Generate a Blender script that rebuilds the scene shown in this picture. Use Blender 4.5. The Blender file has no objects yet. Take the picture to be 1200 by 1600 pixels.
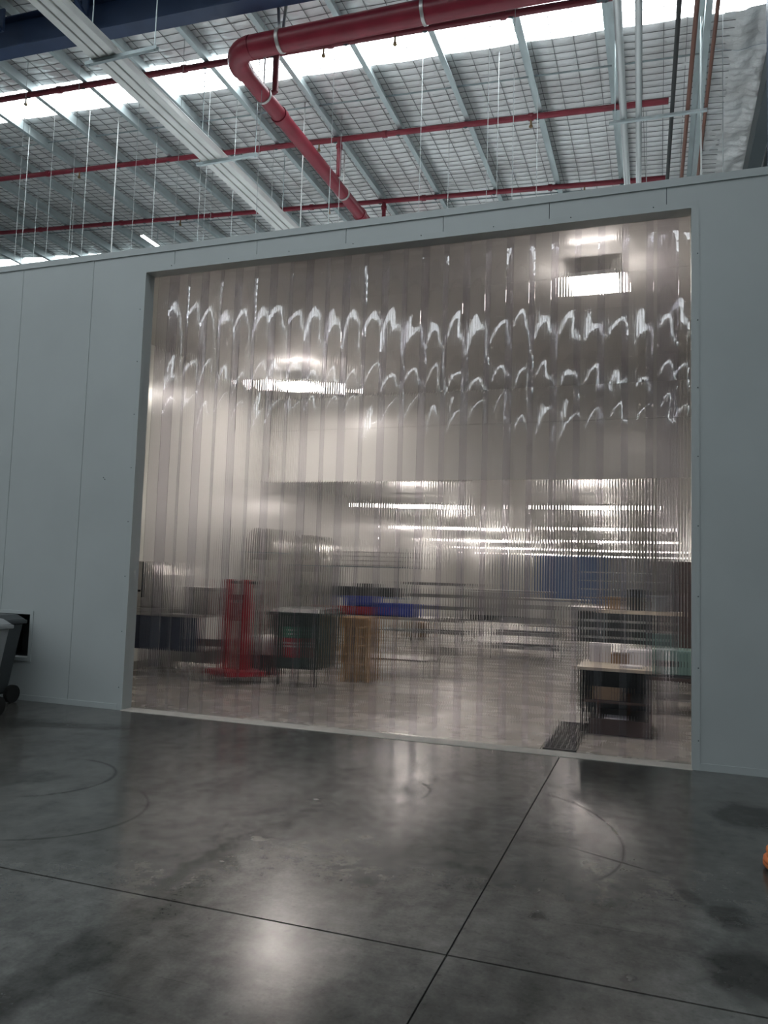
import bpy, math, random
from mathutils import Vector, Matrix, noise as mnoise
rnd = random.Random(7)
sc = bpy.context.scene
COL = sc.collection
# ------------------------------------------------------------------ camera, world, exposure
FPX, YAW, PITCH, ROLL = 1219.36, 0.339811, 0.079657, -0.030378
CAM = Vector((5.6544, -7.4069, 1.6))
OW, OH = 5.933, 5.03                         # the doorway, width and height
def cam_axes():
    cy, sy, cp, sp = math.cos(YAW), math.sin(YAW), math.cos(PITCH), math.sin(PITCH)
    f = Vector((-sy*cp, cy*cp, sp)); r = Vector((cy, sy, 0)); d = f.cross(r)
    cr, sr = math.cos(ROLL), math.sin(ROLL)
    return cr*r + sr*d, -sr*r + cr*d, f
AX_R, AX_D, AX_F = cam_axes()
cd = bpy.data.cameras.new('camera'); cam = bpy.data.objects.new('camera', cd); COL.objects.link(cam)
m3 = Matrix((AX_R, -AX_D, -AX_F)).transposed()
cam.matrix_world = Matrix.Translation(CAM) @ m3.to_4x4()
cd.sensor_fit = 'VERTICAL'; cd.sensor_height = 36.0; cd.lens = FPX/1600*36.0
cd.clip_start = 0.05; cd.clip_end = 300
sc.camera = cam
def pix(px, py, axis, val):
    """the point where the ray through a photo pixel meets the plane axis = val"""
    d = AX_R*((px-600)/FPX) + AX_D*((py-800)/FPX) + AX_F
    t = (val - CAM[axis])/d[axis]
    return CAM + d*t

SKY_STRENGTH = 5.0          # daylit translucent roof sheets
LED_HALL = 41.0             # the two panel lights of the tall hall
LED_LOW = 37.0              # the batten rows in the low part
w = bpy.data.worlds.new('world'); sc.world = w; w.use_nodes = True
nt = w.node_tree; nt.nodes.clear()
sky = nt.nodes.new('ShaderNodeTexSky'); sky.sky_type = 'HOSEK_WILKIE'; sky.turbidity = 6
bgn = nt.nodes.new('ShaderNodeBackground'); bgn.inputs['Strength'].default_value = 1.0
wo = nt.nodes.new('ShaderNodeOutputWorld')
nt.links.new(sky.outputs[0], bgn.inputs[0]); nt.links.new(bgn.outputs[0], wo.inputs[0])
vs = sc.view_settings
vs.view_transform = 'Standard'; vs.look = 'None'; vs.gamma = 1.0; vs.use_curve_mapping = False; vs.exposure = 0.75
cy_ = sc.cycles
cy_.max_bounces = 18; cy_.transmission_bounces = 16; cy_.glossy_bounces = 5; cy_.diffuse_bounces = 4
cy_.transparent_max_bounces = 16; cy_.use_denoising = True; cy_.use_adaptive_sampling = False
cy_.caustics_reflective = False; cy_.caustics_refractive = True
cy_.sample_clamp_indirect = 12.0; cy_.blur_glossy = 0.5

# ------------------------------------------------------------------ helpers
def tag(o, label=None, cat=None, group=None, kind=None):
    if label: o['label'] = label
    if cat: o['category'] = cat
    if group: o['group'] = group
    if kind: o['kind'] = kind
    return o
def empty(name, loc=(0, 0, 0), label=None, cat=None, group=None, kind=None, rz=0):
    o = bpy.data.objects.new(name, None); COL.objects.link(o)
    o.location = loc; o.rotation_euler = (0, 0, rz); o.empty_display_size = .1
    return tag(o, label, cat, group, kind)
class MB:
    def __init__(s): s.v = []; s.f = []
    def add(s, vs, fs):
        n = len(s.v); s.v += [tuple(p) for p in vs]; s.f += [tuple(i+n for i in f) for f in fs]; return s
    def box(s, x0, x1, y0, y1, z0, z1):
        return s.add([(x0,y0,z0),(x1,y0,z0),(x1,y1,z0),(x0,y1,z0),(x0,y0,z1),(x1,y0,z1),(x1,y1,z1),(x0,y1,z1)],
                     [(0,3,2,1),(4,5,6,7),(0,1,5,4),(1,2,6,5),(2,3,7,6),(3,0,4,7)])
    def hexa(s, b, t):       # bottom and top quads, any shape
        return s.add(list(b)+list(t), [(0,3,2,1),(4,5,6,7),(0,1,5,4),(1,2,6,5),(2,3,7,6),(3,0,4,7)])
    def bar(s, p0, p1, wd, ht, up=(0, 0, 1)):   # square bar between two points
        p0, p1 = Vector(p0), Vector(p1); d = (p1-p0).normalized(); u = Vector(up)
        if abs(d.dot(u)) > .98: u = Vector((0, 1, 0))
        r = d.cross(u).normalized(); u = r.cross(d)
        c = [(-1,-1),(1,-1),(1,1),(-1,1)]
        q = lambda p: [p + r*(a*wd/2) + u*(b*ht/2) for a, b in c]
        return s.hexa(q(p0), q(p1))
    def tube(s, path, r, n=10, cap=True):
        P = [Vector(p) for p in path]; k = len(P); rings = []
        prev = None
        for i, p in enumerate(P):
            t = (P[min(i+1, k-1)] - P[max(i-1, 0)]).normalized()
            if prev is None:
                a = Vector((0, 0, 1)) if abs(t.z) < .9 else Vector((1, 0, 0))
            else: a = prev
            b = t.cross(a).normalized(); a = b.cross(t).normalized(); prev = a
            rr = r[i] if isinstance(r, (list, tuple)) else r
            rings.append([p + (a*math.cos(2*math.pi*j/n) + b*math.sin(2*math.pi*j/n))*rr for j in range(n)])
        vs = [q for g in rings for q in g]; fs = []
        for i in range(k-1):
            for j in range(n):
                fs.append((i*n+j, i*n+(j+1) % n, (i+1)*n+(j+1) % n, (i+1)*n+j))
        if cap: fs.append(tuple(range(n-1, -1, -1))); fs.append(tuple((k-1)*n+j for j in range(n)))
        return s.add(vs, fs)
    def lathe(s, prof, c, n=24, axis='z'):
        c = Vector(c); vs = []; fs = []
        for r, h in prof:
            for j in range(n):
                a = 2*math.pi*j/n; q = (r*math.cos(a), r*math.sin(a), h)
                if axis == 'x': q = (h, r*math.cos(a), r*math.sin(a))
                if axis == 'y': q = (r*math.cos(a), h, r*math.sin(a))
                vs.append(c + Vector(q))
        k = len(prof)
        for i in range(k-1):
            for j in range(n): fs.append((i*n+j, i*n+(j+1) % n, (i+1)*n+(j+1) % n, (i+1)*n+j))
        fs.append(tuple(range(n-1, -1, -1))); fs.append(tuple((k-1)*n+j for j in range(n)))
        return s.add(vs, fs)
    def mesh(s, name):
        me = bpy.data.meshes.new(name); me.from_pydata(s.v, [], s.f); me.update(); return me
    def build(s, name, mat, parent=None, smooth=False, bevel=0, angle=40):
        me = s.mesh(name); me.materials.append(mat)
        if smooth:
            me.polygons.foreach_set('use_smooth', [True]*len(me.polygons))
            try: me.set_sharp_from_angle(angle=math.radians(angle))
            except Exception: pass
        o = bpy.data.objects.new(name, me); COL.objects.link(o)
        if parent: o.parent = parent; 
        if bevel:
            b = o.modifiers.new('bevel', 'BEVEL'); b.width = bevel; b.segments = 2; b.limit_method = 'ANGLE'
        return o
def copy_tree(o, parent=None):
    c = o.copy(); COL.objects.link(c); c.parent = parent
    for ch in o.children: copy_tree(ch, c)
    return c

# ------------------------------------------------------------------ materials
MATS = {}
def mat(name, col, rough=.5, metal=0.0, var=0.0, scale=6.0, bump=0.0, bscale=40.0, stretch=(1, 1, 1), rvar=0.0, emit=None, spec=.5):
    m = bpy.data.materials.new(name); m.use_nodes = True; t = m.node_tree; b = t.nodes['Principled BSDF']
    b.inputs['Base Color'].default_value = (*col, 1); b.inputs['Roughness'].default_value = rough
    b.inputs['Metallic'].default_value = metal; b.inputs['Specular IOR Level'].default_value = spec
    if var or bump or rvar:
        g = t.nodes.new('ShaderNodeNewGeometry'); mp = t.nodes.new('ShaderNodeMapping'); mp.inputs['Scale'].default_value = stretch
        t.links.new(g.outputs['Position'], mp.inputs[0])
    if var or rvar:
        n = t.nodes.new('ShaderNodeTexNoise'); n.inputs['Scale'].default_value = scale; n.inputs['Detail'].default_value = 6
        t.links.new(mp.outputs[0], n.inputs['Vector'])
        if var:
            r = t.nodes.new('ShaderNodeMapRange'); r.inputs[1].default_value = .3; r.inputs[2].default_value = .7
            r.inputs[3].default_value = 1-var; r.inputs[4].default_value = 1+var
            t.links.new(n.outputs[0], r.inputs[0])
            mx = t.nodes.new('ShaderNodeVectorMath'); mx.operation = 'SCALE'; mx.inputs[0].default_value = col
            t.links.new(r.outputs[0], mx.inputs['Scale']); t.links.new(mx.outputs[0], b.inputs['Base Color'])
        if rvar:
            r = t.nodes.new('ShaderNodeMapRange'); r.inputs[1].default_value = .3; r.inputs[2].default_value = .7
            r.inputs[3].default_value = max(.02, rough-rvar); r.inputs[4].default_value = rough+rvar
            t.links.new(n.outputs[0], r.inputs[0]); t.links.new(r.outputs[0], b.inputs['Roughness'])
    if bump:
        n2 = t.nodes.new('ShaderNodeTexNoise'); n2.inputs['Scale'].default_value = bscale; n2.inputs['Detail'].default_value = 4
        t.links.new(mp.outputs[0], n2.inputs['Vector'])
        bp = t.nodes.new('ShaderNodeBump'); bp.inputs['Strength'].default_value = bump; bp.inputs['Distance'].default_value = .02
        t.links.new(n2.outputs[0], bp.inputs['Height']); t.links.new(bp.outputs[0], b.inputs['Normal'])
    if emit:
        b.inputs['Emission Color'].default_value = (*emit[0], 1); b.inputs['Emission Strength'].default_value = emit[1]
    MATS[name] = m; return m
M = MATS
mat('panel', (.445, .48, .485), .40, 0, var=.04, scale=1.2, rvar=.06)
mat('white_roof', (.86, .87, .87), .5)
mat('dimming_top', (.16, .17, .17), .6)
mat('panel_trim', (.44, .475, .48), .38)
mat('screw', (.10, .11, .12), .4, .6)
mat('inner_panel', (.68, .68, .665), .25, 0, var=.03, scale=.8)
mat('inner_ceiling', (.66, .66, .655), .2, 0, var=.03, scale=.7)
mat('sill', (.44, .41, .375), .5, 0, var=.12, scale=9)
mat('joint', (.06, .058, .054), .8)
mat('galv', (.50, .57, .58), .42, .55, var=.12, scale=7, stretch=(1, .3, 1))
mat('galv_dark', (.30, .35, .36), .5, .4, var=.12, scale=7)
mat('steel_blue', (.030, .055, .125), .45, 0, var=.12, scale=3)
mat('steel_grey', (.10, .12, .13), .5, .2)
mat('red_pipe', (.25, .022, .040), .38, 0, var=.15, scale=5)
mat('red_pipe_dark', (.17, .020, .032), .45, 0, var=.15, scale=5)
mat('clamp', (.55, .53, .52), .4, .6)
mat('conduit', (.62, .64, .64), .3, .75, var=.1, scale=6, stretch=(1, .2, 1))
mat('trunking', (.74, .74, .72), .4, .3, var=.06, scale=3)
mat('black_pipe', (.02, .021, .022), .5)
mat('copper', (.20, .085, .06), .45, .3)
mat('white_cable', (.72, .73, .72), .5)
mat('wire', (.5, .52, .52), .4, .5)
mat('mesh_wire', (.17, .17, .17), .6, .2)
mat('brass', (.35, .25, .14), .35, .8)
mat('stainless', (.55, .54, .52), .28, .95, var=.06, scale=4, rvar=.06)
mat('stainless_dull', (.42, .41, .40), .4, .8, var=.08, scale=4)
mat('dark_plastic', (.022, .025, .028), .5, 0, var=.15, scale=6)
mat('navy_panel', (.035, .045, .085), .45)
mat('bin_green', (.018, .035, .030), .5, 0, var=.15, scale=5)
mat('label_red', (.33, .015, .03), .5)
mat('label_green', (.03, .18, .11), .5)
mat('label_white', (.75, .74, .72), .5)
mat('red_paint', (.36, .010, .025), .35, 0, var=.1, scale=6)
mat('timber', (.46, .28, .13), .7, 0, var=.25, scale=14, stretch=(1, 1, .3), bump=.2)
mat('blue_plastic', (.03, .06, .42), .4)
mat('red_plastic', (.45, .02, .03), .4)
mat('white_plastic', (.78, .78, .76), .45)
mat('paper', (.80, .78, .80), .6)
mat('bench_top', (.62, .55, .44), .4, 0, var=.06)
mat('cardboard', (.35, .24, .15), .8, 0, var=.1)
mat('brown_panel', (.085, .055, .05), .6)
mat('teal_metal', (.20, .33, .30), .4, .1, var=.06)
mat('teal_dark', (.03, .10, .10), .45)
mat('blue_wall', (.12, .19, .38), .5)
mat('grey_bin', (.30, .32, .33), .5, 0, var=.08, scale=5)
mat('grey_bin_dark', (.06, .068, .072), .5, 0, var=.08, scale=5)
mat('rubber', (.015, .015, .015), .7)
mat('grate', (.10, .095, .09), .35, .8)
mat('orange', (.62, .17, .05), .5)
mat('hatch_shade', (.03, .034, .036), .6)
mat('led_hall', (.9, .9, .9), .4, emit=((1.0, .93, .82), LED_HALL))
mat('led_low', (.9, .9, .9), .4, emit=((1.0, .93, .82), LED_LOW))
mat('led_roof', (.9, .9, .9), .4, emit=((.93, .97, 1.0), 12))
mat('lamp_body', (.7, .7, .68), .4)

def foil_mat():
    m = bpy.data.materials.new('foil'); m.use_nodes = True; t = m.node_tree; b = t.nodes['Principled BSDF']
    b.inputs['Metallic'].default_value = .30; b.inputs['Roughness'].default_value = .34
    g = t.nodes.new('ShaderNodeNewGeometry')
    n = t.nodes.new('ShaderNodeTexNoise'); n.inputs['Scale'].default_value = 1.4; n.inputs['Detail'].default_value = 5
    cr = t.nodes.new('ShaderNodeValToRGB')
    cr.color_ramp.elements[0].position = .32; cr.color_ramp.elements[0].color = (.74, .73, .72, 1)
    cr.color_ramp.elements[1].position = .68; cr.color_ramp.elements[1].color = (.90, .905, .905, 1)
    n2 = t.nodes.new('ShaderNodeTexNoise'); n2.inputs['Scale'].default_value = 22; n2.inputs['Detail'].default_value = 3
    bp = t.nodes.new('ShaderNodeBump'); bp.inputs['Strength'].default_value = .35; bp.inputs['Distance'].default_value = .02
    t.links.new(g.outputs['Position'], n.inputs['Vector']); t.links.new(g.outputs['Position'], n2.inputs['Vector'])
    t.links.new(n.outputs[0], cr.inputs[0]); t.links.new(cr.outputs[0], b.inputs['Base Color'])
    t.links.new(n2.outputs[0], bp.inputs['Height']); t.links.new(bp.outputs[0], b.inputs['Normal'])
    M['foil'] = m
foil_mat()
def skylight_mat():
    m = bpy.data.materials.new('skylight'); m.use_nodes = True; t = m.node_tree; b = t.nodes['Principled BSDF']
    b.inputs['Base Color'].default_value = (.8, .84, .85, 1); b.inputs['Roughness'].default_value = .5
    b.inputs['Emission Color'].default_value = (.90, .97, 1.0, 1); b.inputs['Emission Strength'].default_value = SKY_STRENGTH
    M['skylight'] = m
skylight_mat()
def pvc_mat():
    m = bpy.data.materials.new('pvc'); m.use_nodes = True; t = m.node_tree; b = t.nodes['Principled BSDF']
    b.inputs['Base Color'].default_value = (.895, .872, .910, 1); b.inputs['Roughness'].default_value = 0.0
    b.inputs['IOR'].default_value = 1.45; b.inputs['Transmission Weight'].default_value = 1.0
    M['pvc'] = m
pvc_mat()

def floor_mat(name, base, rough, stains, relief=.02, scale=1.0, amt=1.0):
    m = bpy.data.materials.new(name); m.use_nodes = True; t = m.node_tree; L = t.links; b = t.nodes['Principled BSDF']
    N = lambda k: t.nodes.new(k)
    g = N('ShaderNodeNewGeometry'); sep = N('ShaderNodeSeparateXYZ')
    # wobble the coordinates so that every stain gets a ragged edge
    nz = N('ShaderNodeTexNoise'); nz.inputs['Scale'].default_value = 5; nz.inputs['Detail'].default_value = 5
    L.new(g.outputs['Position'], nz.inputs['Vector'])
    sb = N('ShaderNodeVectorMath'); sb.operation = 'SUBTRACT'; sb.inputs[1].default_value = (.5, .5, .5); L.new(nz.outputs['Color'], sb.inputs[0])
    scl = N('ShaderNodeVectorMath'); scl.operation = 'SCALE'; scl.inputs['Scale'].default_value = .32; L.new(sb.outputs[0], scl.inputs[0])
    wob = N('ShaderNodeVectorMath'); wob.operation = 'ADD'; L.new(g.outputs['Position'], wob.inputs[0]); L.new(scl.outputs[0], wob.inputs[1])
    def math_(op, a, b_=None, c=None):
        n = N('ShaderNodeMath'); n.operation = op
        for i, q in enumerate((a, b_, c)):
            if q is None: continue
            if isinstance(q, (int, float)): n.inputs[i].default_value = q
            else: L.new(q, n.inputs[i])
        return n.outputs[0]
    def ramp(v, a, b_, lo, hi):
        r = N('ShaderNodeMapRange'); L.new(v, r.inputs[0])
        for i, q in enumerate((a, b_, lo, hi)): r.inputs[i+1].default_value = q
        return r.outputs[0]
    def noise(sc_, det=6, st=(1, 1, 1), rot=0):
        mp = N('ShaderNodeMapping'); mp.inputs['Scale'].default_value = st; mp.inputs['Rotation'].default_value = (0, 0, rot)
        L.new(g.outputs['Position'], mp.inputs[0])
        n = N('ShaderNodeTexNoise'); n.inputs['Scale'].default_value = sc_; n.inputs['Detail'].default_value = det; n.inputs['Roughness'].default_value = .62
        L.new(mp.outputs[0], n.inputs['Vector']); return n.outputs[0]
    val = ramp(noise(.9*scale), .3, .72, .58, 1.32)
    val = math_('MULTIPLY', val, ramp(noise(3.0*scale, 8, (1, .35, 1), .6), .3, .7, .70, 1.22))
    val = math_('MULTIPLY', val, ramp(noise(26, 2), .60, .80, 1.0, .66))       # small dark spots
    val = math_('MULTIPLY', val, ramp(noise(8, 8), .34, .66, .76, 1.20))
    val = math_('MULTIPLY', val, ramp(noise(60, 3), .3, .7, .90, 1.10))
    val = math_('MULTIPLY', val, ramp(noise(1.0, 2, (1.3, 34, 1), .9), .66, .72, 1.0, .80))    # scuffs and scratches
    val = math_('MULTIPLY', val, ramp(noise(1.0, 2, (1.1, 28, 1), -.5), .67, .74, 1.0, 1.16))
    vo = N('ShaderNodeTexVoronoi'); vo.inputs['Scale'].default_value = 2.6; L.new(wob.outputs[0], vo.inputs['Vector'])
    val = math_('MULTIPLY', val, ramp(vo.outputs['Distance'], .03, .06, .55, 1.0))             # drips
    if amt != 1.0: val = math_('ADD', math_('MULTIPLY', val, amt), 1.0-amt)
    stain = None
    for s in stains:
        kind = s[0]; src = wob if s[-1] == 'rag' else g
        mp = N('ShaderNodeMapping'); mp.vector_type = 'TEXTURE'
        mp.inputs['Location'].default_value = (s[1], s[2], 0); mp.inputs['Rotation'].default_value = (0, 0, s[5]); mp.inputs['Scale'].default_value = (s[3], s[4], 1)
        L.new(src.outputs[0], mp.inputs[0])
        sp = N('ShaderNodeSeparateXYZ'); L.new(mp.outputs[0], sp.inputs[0])
        r2 = math_('ADD', math_('MULTIPLY', sp.outputs[0], sp.outputs[0]), math_('MULTIPLY', sp.outputs[1], sp.outputs[1]))
        r = math_('SQRT', r2)
        if kind == 'blob': v = ramp(r, .55, 1.0, s[6], 0)
        else:      # an arc of a tyre mark: thin ring, right half only
            v = ramp(math_('ABSOLUTE', math_('SUBTRACT', r, 1.0)), .0, s[7], s[6], 0)
            v = math_('MULTIPLY', v, ramp(sp.outputs[0], s[8], s[8]+.3, 0, 1))
        stain = v if stain is None else math_('MAXIMUM', stain, v)
    if stain is not None:
        val = math_('MULTIPLY', val, math_('SUBTRACT', 1.0, stain))
    mx = N('ShaderNodeVectorMath'); mx.operation = 'SCALE'; mx.inputs[0].default_value = base
    L.new(val, mx.inputs['Scale']); L.new(mx.outputs[0], b.inputs['Base Color'])
    rg = ramp(noise(2.2, 5), .3, .7, rough-.03, rough+.08)
    if stain is not None: rg = math_('ADD', rg, math_('MULTIPLY', stain, .10))
    L.new(rg, b.inputs['Roughness'])
    bp = N('ShaderNodeBump'); bp.inputs['Strength'].default_value = relief; bp.inputs['Distance'].default_value = .01
    L.new(noise(4, 2), bp.inputs['Height']); L.new(bp.outputs[0], b.inputs['Normal'])
    L.new(ramp(val, .45, 1.25, .15, 1.0), b.inputs['Specular IOR Level'])
    M[name] = m
STAINS = [('blob', 3.42, -4.6, .16, 1.1, -.06, .38, 'rag'), ('blob', 3.35, -3.2, .12, 1.3, -.08, .30, 'rag'),
          ('blob', 3.3, -2.1, .17, .45, -.05, .25, 'rag'),
          ('blob', 6.25, -1.30, .30, .42, .2, .55, 'rag'), ('blob', 6.0, -3.72, .17, .30, 0, .55, 'rag'),
          ('blob', 5.97, -3.12, .14, .20, .2, .45, 'rag'), ('blob', 5.82, -3.0, .08, .10, 0, .35, 'rag'),
          ('blob', 5.13, -3.51, .07, .07, 0, .6, 'rag'), ('blob', 5.5, -3.95, .05, .05, 0, .4, 'rag'),
          ('blob', .1, -.95, .9, .22, .35, .45, 'rag'), ('blob', -.9, -1.2, .9, .5, .2, .45, 'rag'), ('blob', 1.0, -2.7, .8, .25, .4, .3, 'rag'),
          ('arc', 1.2, -2.55, .58, .56, .3, .6, .045, .1, 'clean'), ('arc', 1.65, -3.1, .85, .7, -.15, .5, .025, .35, 'clean'),
          ('arc', 4.9, -2.2, .52, .9, .3, .5, .03, .2, 'clean'), ('arc', 3.4, -1.9, .7, .5, .5, .35, .03, .3, 'clean'),
          ('blob', 5.4, -2.57, .36, .012, -.42, .6, 'clean'), ('blob', 4.3, -1.2, .5, .03, .5, .25, 'rag')]
floor_mat('floor_outer', (.085, .083, .077), .18, STAINS)
floor_mat('floor_inner', (.40, .378, .35), .24, [], relief=0, scale=1.0, amt=.35)

# ------------------------------------------------------------------ floors
EDGE_X0, EDGE_X1, EDGE_Y0, EDGE_Y1 = -26.0, 7.35, -30.0, 17.0
fl = MB().box(EDGE_X0, EDGE_X1, EDGE_Y0, -.004, -.12, -.012).build('floor', M['joint']); tag(fl, 'dark grey polished concrete floor in front of the doorway', kind='structure')
gx = [EDGE_X0, -18.0, -10.4, -2.75, 4.81, EDGE_X1]; gy = [EDGE_Y0, -19.0, -11.5, -4.05, -.004]
for i in range(5):
    for j in range(4):
        a, b_ = (.009 if i else 0), (.009 if i < 4 else 0); c, d = (.006 if j else 0), (.006 if j < 3 else 0)
        MB().box(gx[i]+a*.5, gx[i+1]-b_*.5, gy[j]+c, gy[j+1]-d, -.03, 0).build('floor_slab', M['floor_outer'], fl)
INX0, INX1 = -2.15, 6.45
fi = MB().box(INX0-.1, INX1+.1, .17, 62, -.12, -.006).build('floor.001', M['joint']); tag(fi, 'pale polished concrete floor behind the strip curtain', kind='structure')
hx = [INX0, 4.6, INX1]; hy = [.17, 3.4, 9.4, 15.4, 21.4, 27.4, 40, 62]
for i in range(2):
    for j in range(7):
        MB().box(hx[i]+.004, hx[i+1]-.004, hy[j]+.004, hy[j+1]-.004, -.03, 0).build('floor_slab', M['floor_inner'], fi)
tr = MB().box(-.0, OW, -.03, .17, -.03, .006).build('trim_1', M['sill'], bevel=.004); tag(tr, 'pale sill strip under the doorway', kind='structure')

# ------------------------------------------------------------------ front wall of panels with the doorway
WT, WH = .15, 5.31
wf = empty('wall_front', (0, 0, 0), 'grey green panel wall around the curtained doorway', kind='structure')
PX = [-.75 - 1.07*k for k in range(14, 0, -1)] + [-.75, .385, 1.45, 2.515, 3.58, 4.645, 5.715, 6.785, EDGE_X1]
HX1, HZ0, HZ1 = -1.30, .56, 1.12        # the hatch at the far left, its right edge, sill and head
h = pix(48, 960, 1, 0); HX1, HZ1 = h.x, h.z; HZ0 = pix(43, 1028, 1, 0).z; HX0 = HX1 - .72
g_ = .003
for k in range(len(PX)-1):
    a, b_ = PX[k]+g_, PX[k+1]-g_
    mb = MB()
    if b_ < 0 or a > OW:
        if a < HX1 and b_ > HX0:
            xa, xb = max(a, HX0), min(b_, HX1)
            mb.box(a, b_, 0, WT, 0, HZ0); mb.box(a, b_, 0, WT, HZ1, WH)
            if xa > a: mb.box(a, xa, 0, WT, HZ0, HZ1)
            if xb < b_: mb.box(xb, b_, 0, WT, HZ0, HZ1)
        else: mb.box(a, b_, 0, WT, 0, WH)
    elif a < 0: mb.box(a, 0, 0, WT, 0, WH); mb.box(0, b_, 0, WT, OH, WH)
    elif b_ > OW: mb.box(OW, b_, 0, WT, 0, WH); mb.box(a, OW, 0, WT, OH, WH)
    else: mb.box(a, b_, 0, WT, OH, WH)
    mb.build('wall_panel', M['panel'], wf)
MB().box(PX[0], 0, .02, WT-.02, 0, HZ0-.02).box(PX[0], HX0-.02, .02, WT-.02, 0, WH-.02).box(HX1+.02, -.02, .02, WT-.02, 0, WH-.02).box(HX0-.05, HX1+.05, .02, WT-.02, HZ1+.02, WH-.02).box(OW+.02, EDGE_X1, .02, WT-.02, 0, WH-.02).box(-.03, OW+.03, .02, WT-.02, OH+.02, WH-.02).build('panel_core', M['screw'], wf)
def trim(n, mb, label, m='panel_trim'):
    o = mb.build('trim_%d' % n, M[m]); return tag(o, label, kind='structure')
trim(2, MB().box(EDGE_X0, EDGE_X1, -.012, WT+.012, WH, WH+.012).box(EDGE_X0, EDGE_X1, -.012, -.001, WH-.062, WH), 'capping flashing along the top of the panel wall')
t3 = trim(3, MB().box(OW, OW+.062, -.007, 0, 0, OH+.055).box(OW-.005, OW, -.007, WT+.01, .006, OH), 'flashing down the right edge of the doorway')
t4 = trim(4, MB().box(-.062, 0, -.005, 0, 0, OH+.055).box(0, .005, -.005, WT+.01, .006, OH), 'flashing down the left edge of the doorway')
t5 = trim(5, MB().box(0, OW, -.005, 0, OH, OH+.055).box(0, OW, -.005, WT+.01, OH-.005, OH), 'flashing along the head of the doorway')
trim(6, MB().box(OW+.062, EDGE_X1, -.009, -.001, 0, .062), 'base flashing on the right part of the wall')
trim(7, MB().box(EDGE_X0, -.062, -.009, -.001, 0, .062), 'base flashing on the left part of the wall')
trim(8, MB().box(HX0-.045, HX1+.045, -.008, 0, HZ1, HZ1+.04).box(HX0-.045, HX1+.045, -.008, 0, HZ0-.04, HZ0).box(HX1, HX1+.045, -.008, 0, HZ0, HZ1).box(HX0-.045, HX0, -.008, 0, HZ0, HZ1), 'thin flashing around the dark hatch behind the grey bins')
sm = MB().lathe([(.006, 0), (.006, -.003), (.003, -.005)], (0, 0, 0), 8, 'y').mesh('screw'); sm.materials.append(M['screw'])
def screws(parent, pts):
    for p in pts:
        o = bpy.data.objects.new('screw', sm); COL.objects.link(o); o.parent = parent; o.location = p
screws(t3, [(OW+.048, -.007, .25+.62*i) for i in range(8)])
screws(t4, [(-.05, -.005, .25+.62*i) for i in range(8)])
screws(t5, [(.35+.75*i, -.005, OH+.042) for i in range(8)])
screws(wf, [(-.43, 0, 2.62), (-.41, 0, 2.60)])
# the hatch recess: back and sides, the darkness inside put into the lining colour
hb = empty('wall_hatch', (HX0, WT, HZ0), 'dark recess of the hatch behind the grey bins', kind='structure')
MB().box(-.02, HX1-HX0+.02, .50, .52, -.05, HZ1-HZ0+.05).box(-.04, -.005, 0, .52, -.05, HZ1-HZ0+.05).box(HX1-HX0+.005, HX1-HX0+.04, 0, .52, -.05, HZ1-HZ0+.05).box(-.04, HX1-HX0+.04, 0, .52, -.07, -.03).box(-.04, HX1-HX0+.04, 0, .52, HZ1-HZ0+.03, HZ1-HZ0+.07).build('recess_lining', M['hatch_shade'], hb)

# ------------------------------------------------------------------ rooms behind the curtain
CZ, CZL, YB = 5.22, 3.62, 7.25
BULK = 3.46
wl = empty('wall_left', (0, 0, 0), 'cream panel wall on the left behind the curtain', kind='structure')
ys = [WT+.02, 1.4, 2.6, 3.8, 5.0, 6.15, YB]
for a, b_ in zip(ys, ys[1:]): MB().box(INX0-.1, INX0, a+.002, b_-.002, 0, CZ).build('wall_panel', M['inner_panel'], wl)
yy = YB
while yy < 62:
    b_ = min(yy+1.9, 62); MB().box(INX0-.1, INX0, yy+.002, b_-.002, 0, CZL).build('wall_panel', M['inner_panel'], wl); yy = b_
MB().box(INX0-.14, INX0-.02, WT+.02, YB+.02, 0, CZ).box(INX0-.14, INX0-.02, YB, 62, 0, CZL).build('panel_core', M['screw'], wl)
wr = empty('wall_right', (0, 0, 0), 'cream panel wall on the right behind the curtain', kind='structure')
for a, b_ in zip([WT+.02, 2.4, 4.8, YB], [2.4, 4.8, YB, 9.8]): MB().box(INX1, INX1+.1, a+.002, b_-.002, 0, CZ).build('wall_panel', M['inner_panel'], wr)
yy = 9.8
while yy < 62:
    b_ = min(yy+2.4, 62); MB().box(INX1, INX1+.1, yy+.002, b_-.002, 0, CZL).build('wall_panel', M['inner_panel'], wr); yy = b_
MB().box(INX1+.02, INX1+.14, WT+.02, 62, 0, CZL).build('panel_core', M['screw'], wr)
wb = empty('wall_back', (0, 0, 0), 'bulkhead wall over the wide opening behind the curtain', kind='structure')
zj = 4.55
MB().box(INX0, INX1, YB, YB+.12, BULK, zj-.003).build('wall_panel', M['inner_panel'], wb)
MB().box(INX0, INX1, YB, YB+.12, zj+.003, CZ).build('wall_panel', M['inner_panel'], wb)
MB().box(INX0, INX1, YB+.02, YB+.10, BULK+.02, CZ).build('panel_core', M['screw'], wb)
we = MB().box(INX0-.1, INX1+.1, 62, 62.1, 0, CZL).build('wall_end', M['inner_panel']); tag(we, 'far end wall of the low production hall', kind='structure')
wn = MB().box(HX1+.045, 0, WT+.005, WT+.02, 0, CZ).box(INX0-.1, HX1+.045, WT+.005, WT+.02, HZ1+.08, CZ).box(INX0-.1, HX1+.045, WT+.005, WT+.02, 0, HZ0-.08).box(OW, INX1+.1, WT+.005, WT+.02, 0, CZ).box(0, OW, WT+.005, WT+.02, OH+.16, CZ).build('wall_front_inner', M['inner_panel']); tag(wn, 'inner face of the wall around the doorway', kind='structure')
c1 = empty('ceiling.001', (0, 0, 0), 'smooth panel ceiling of the tall room behind the curtain', kind='structure')
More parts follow.
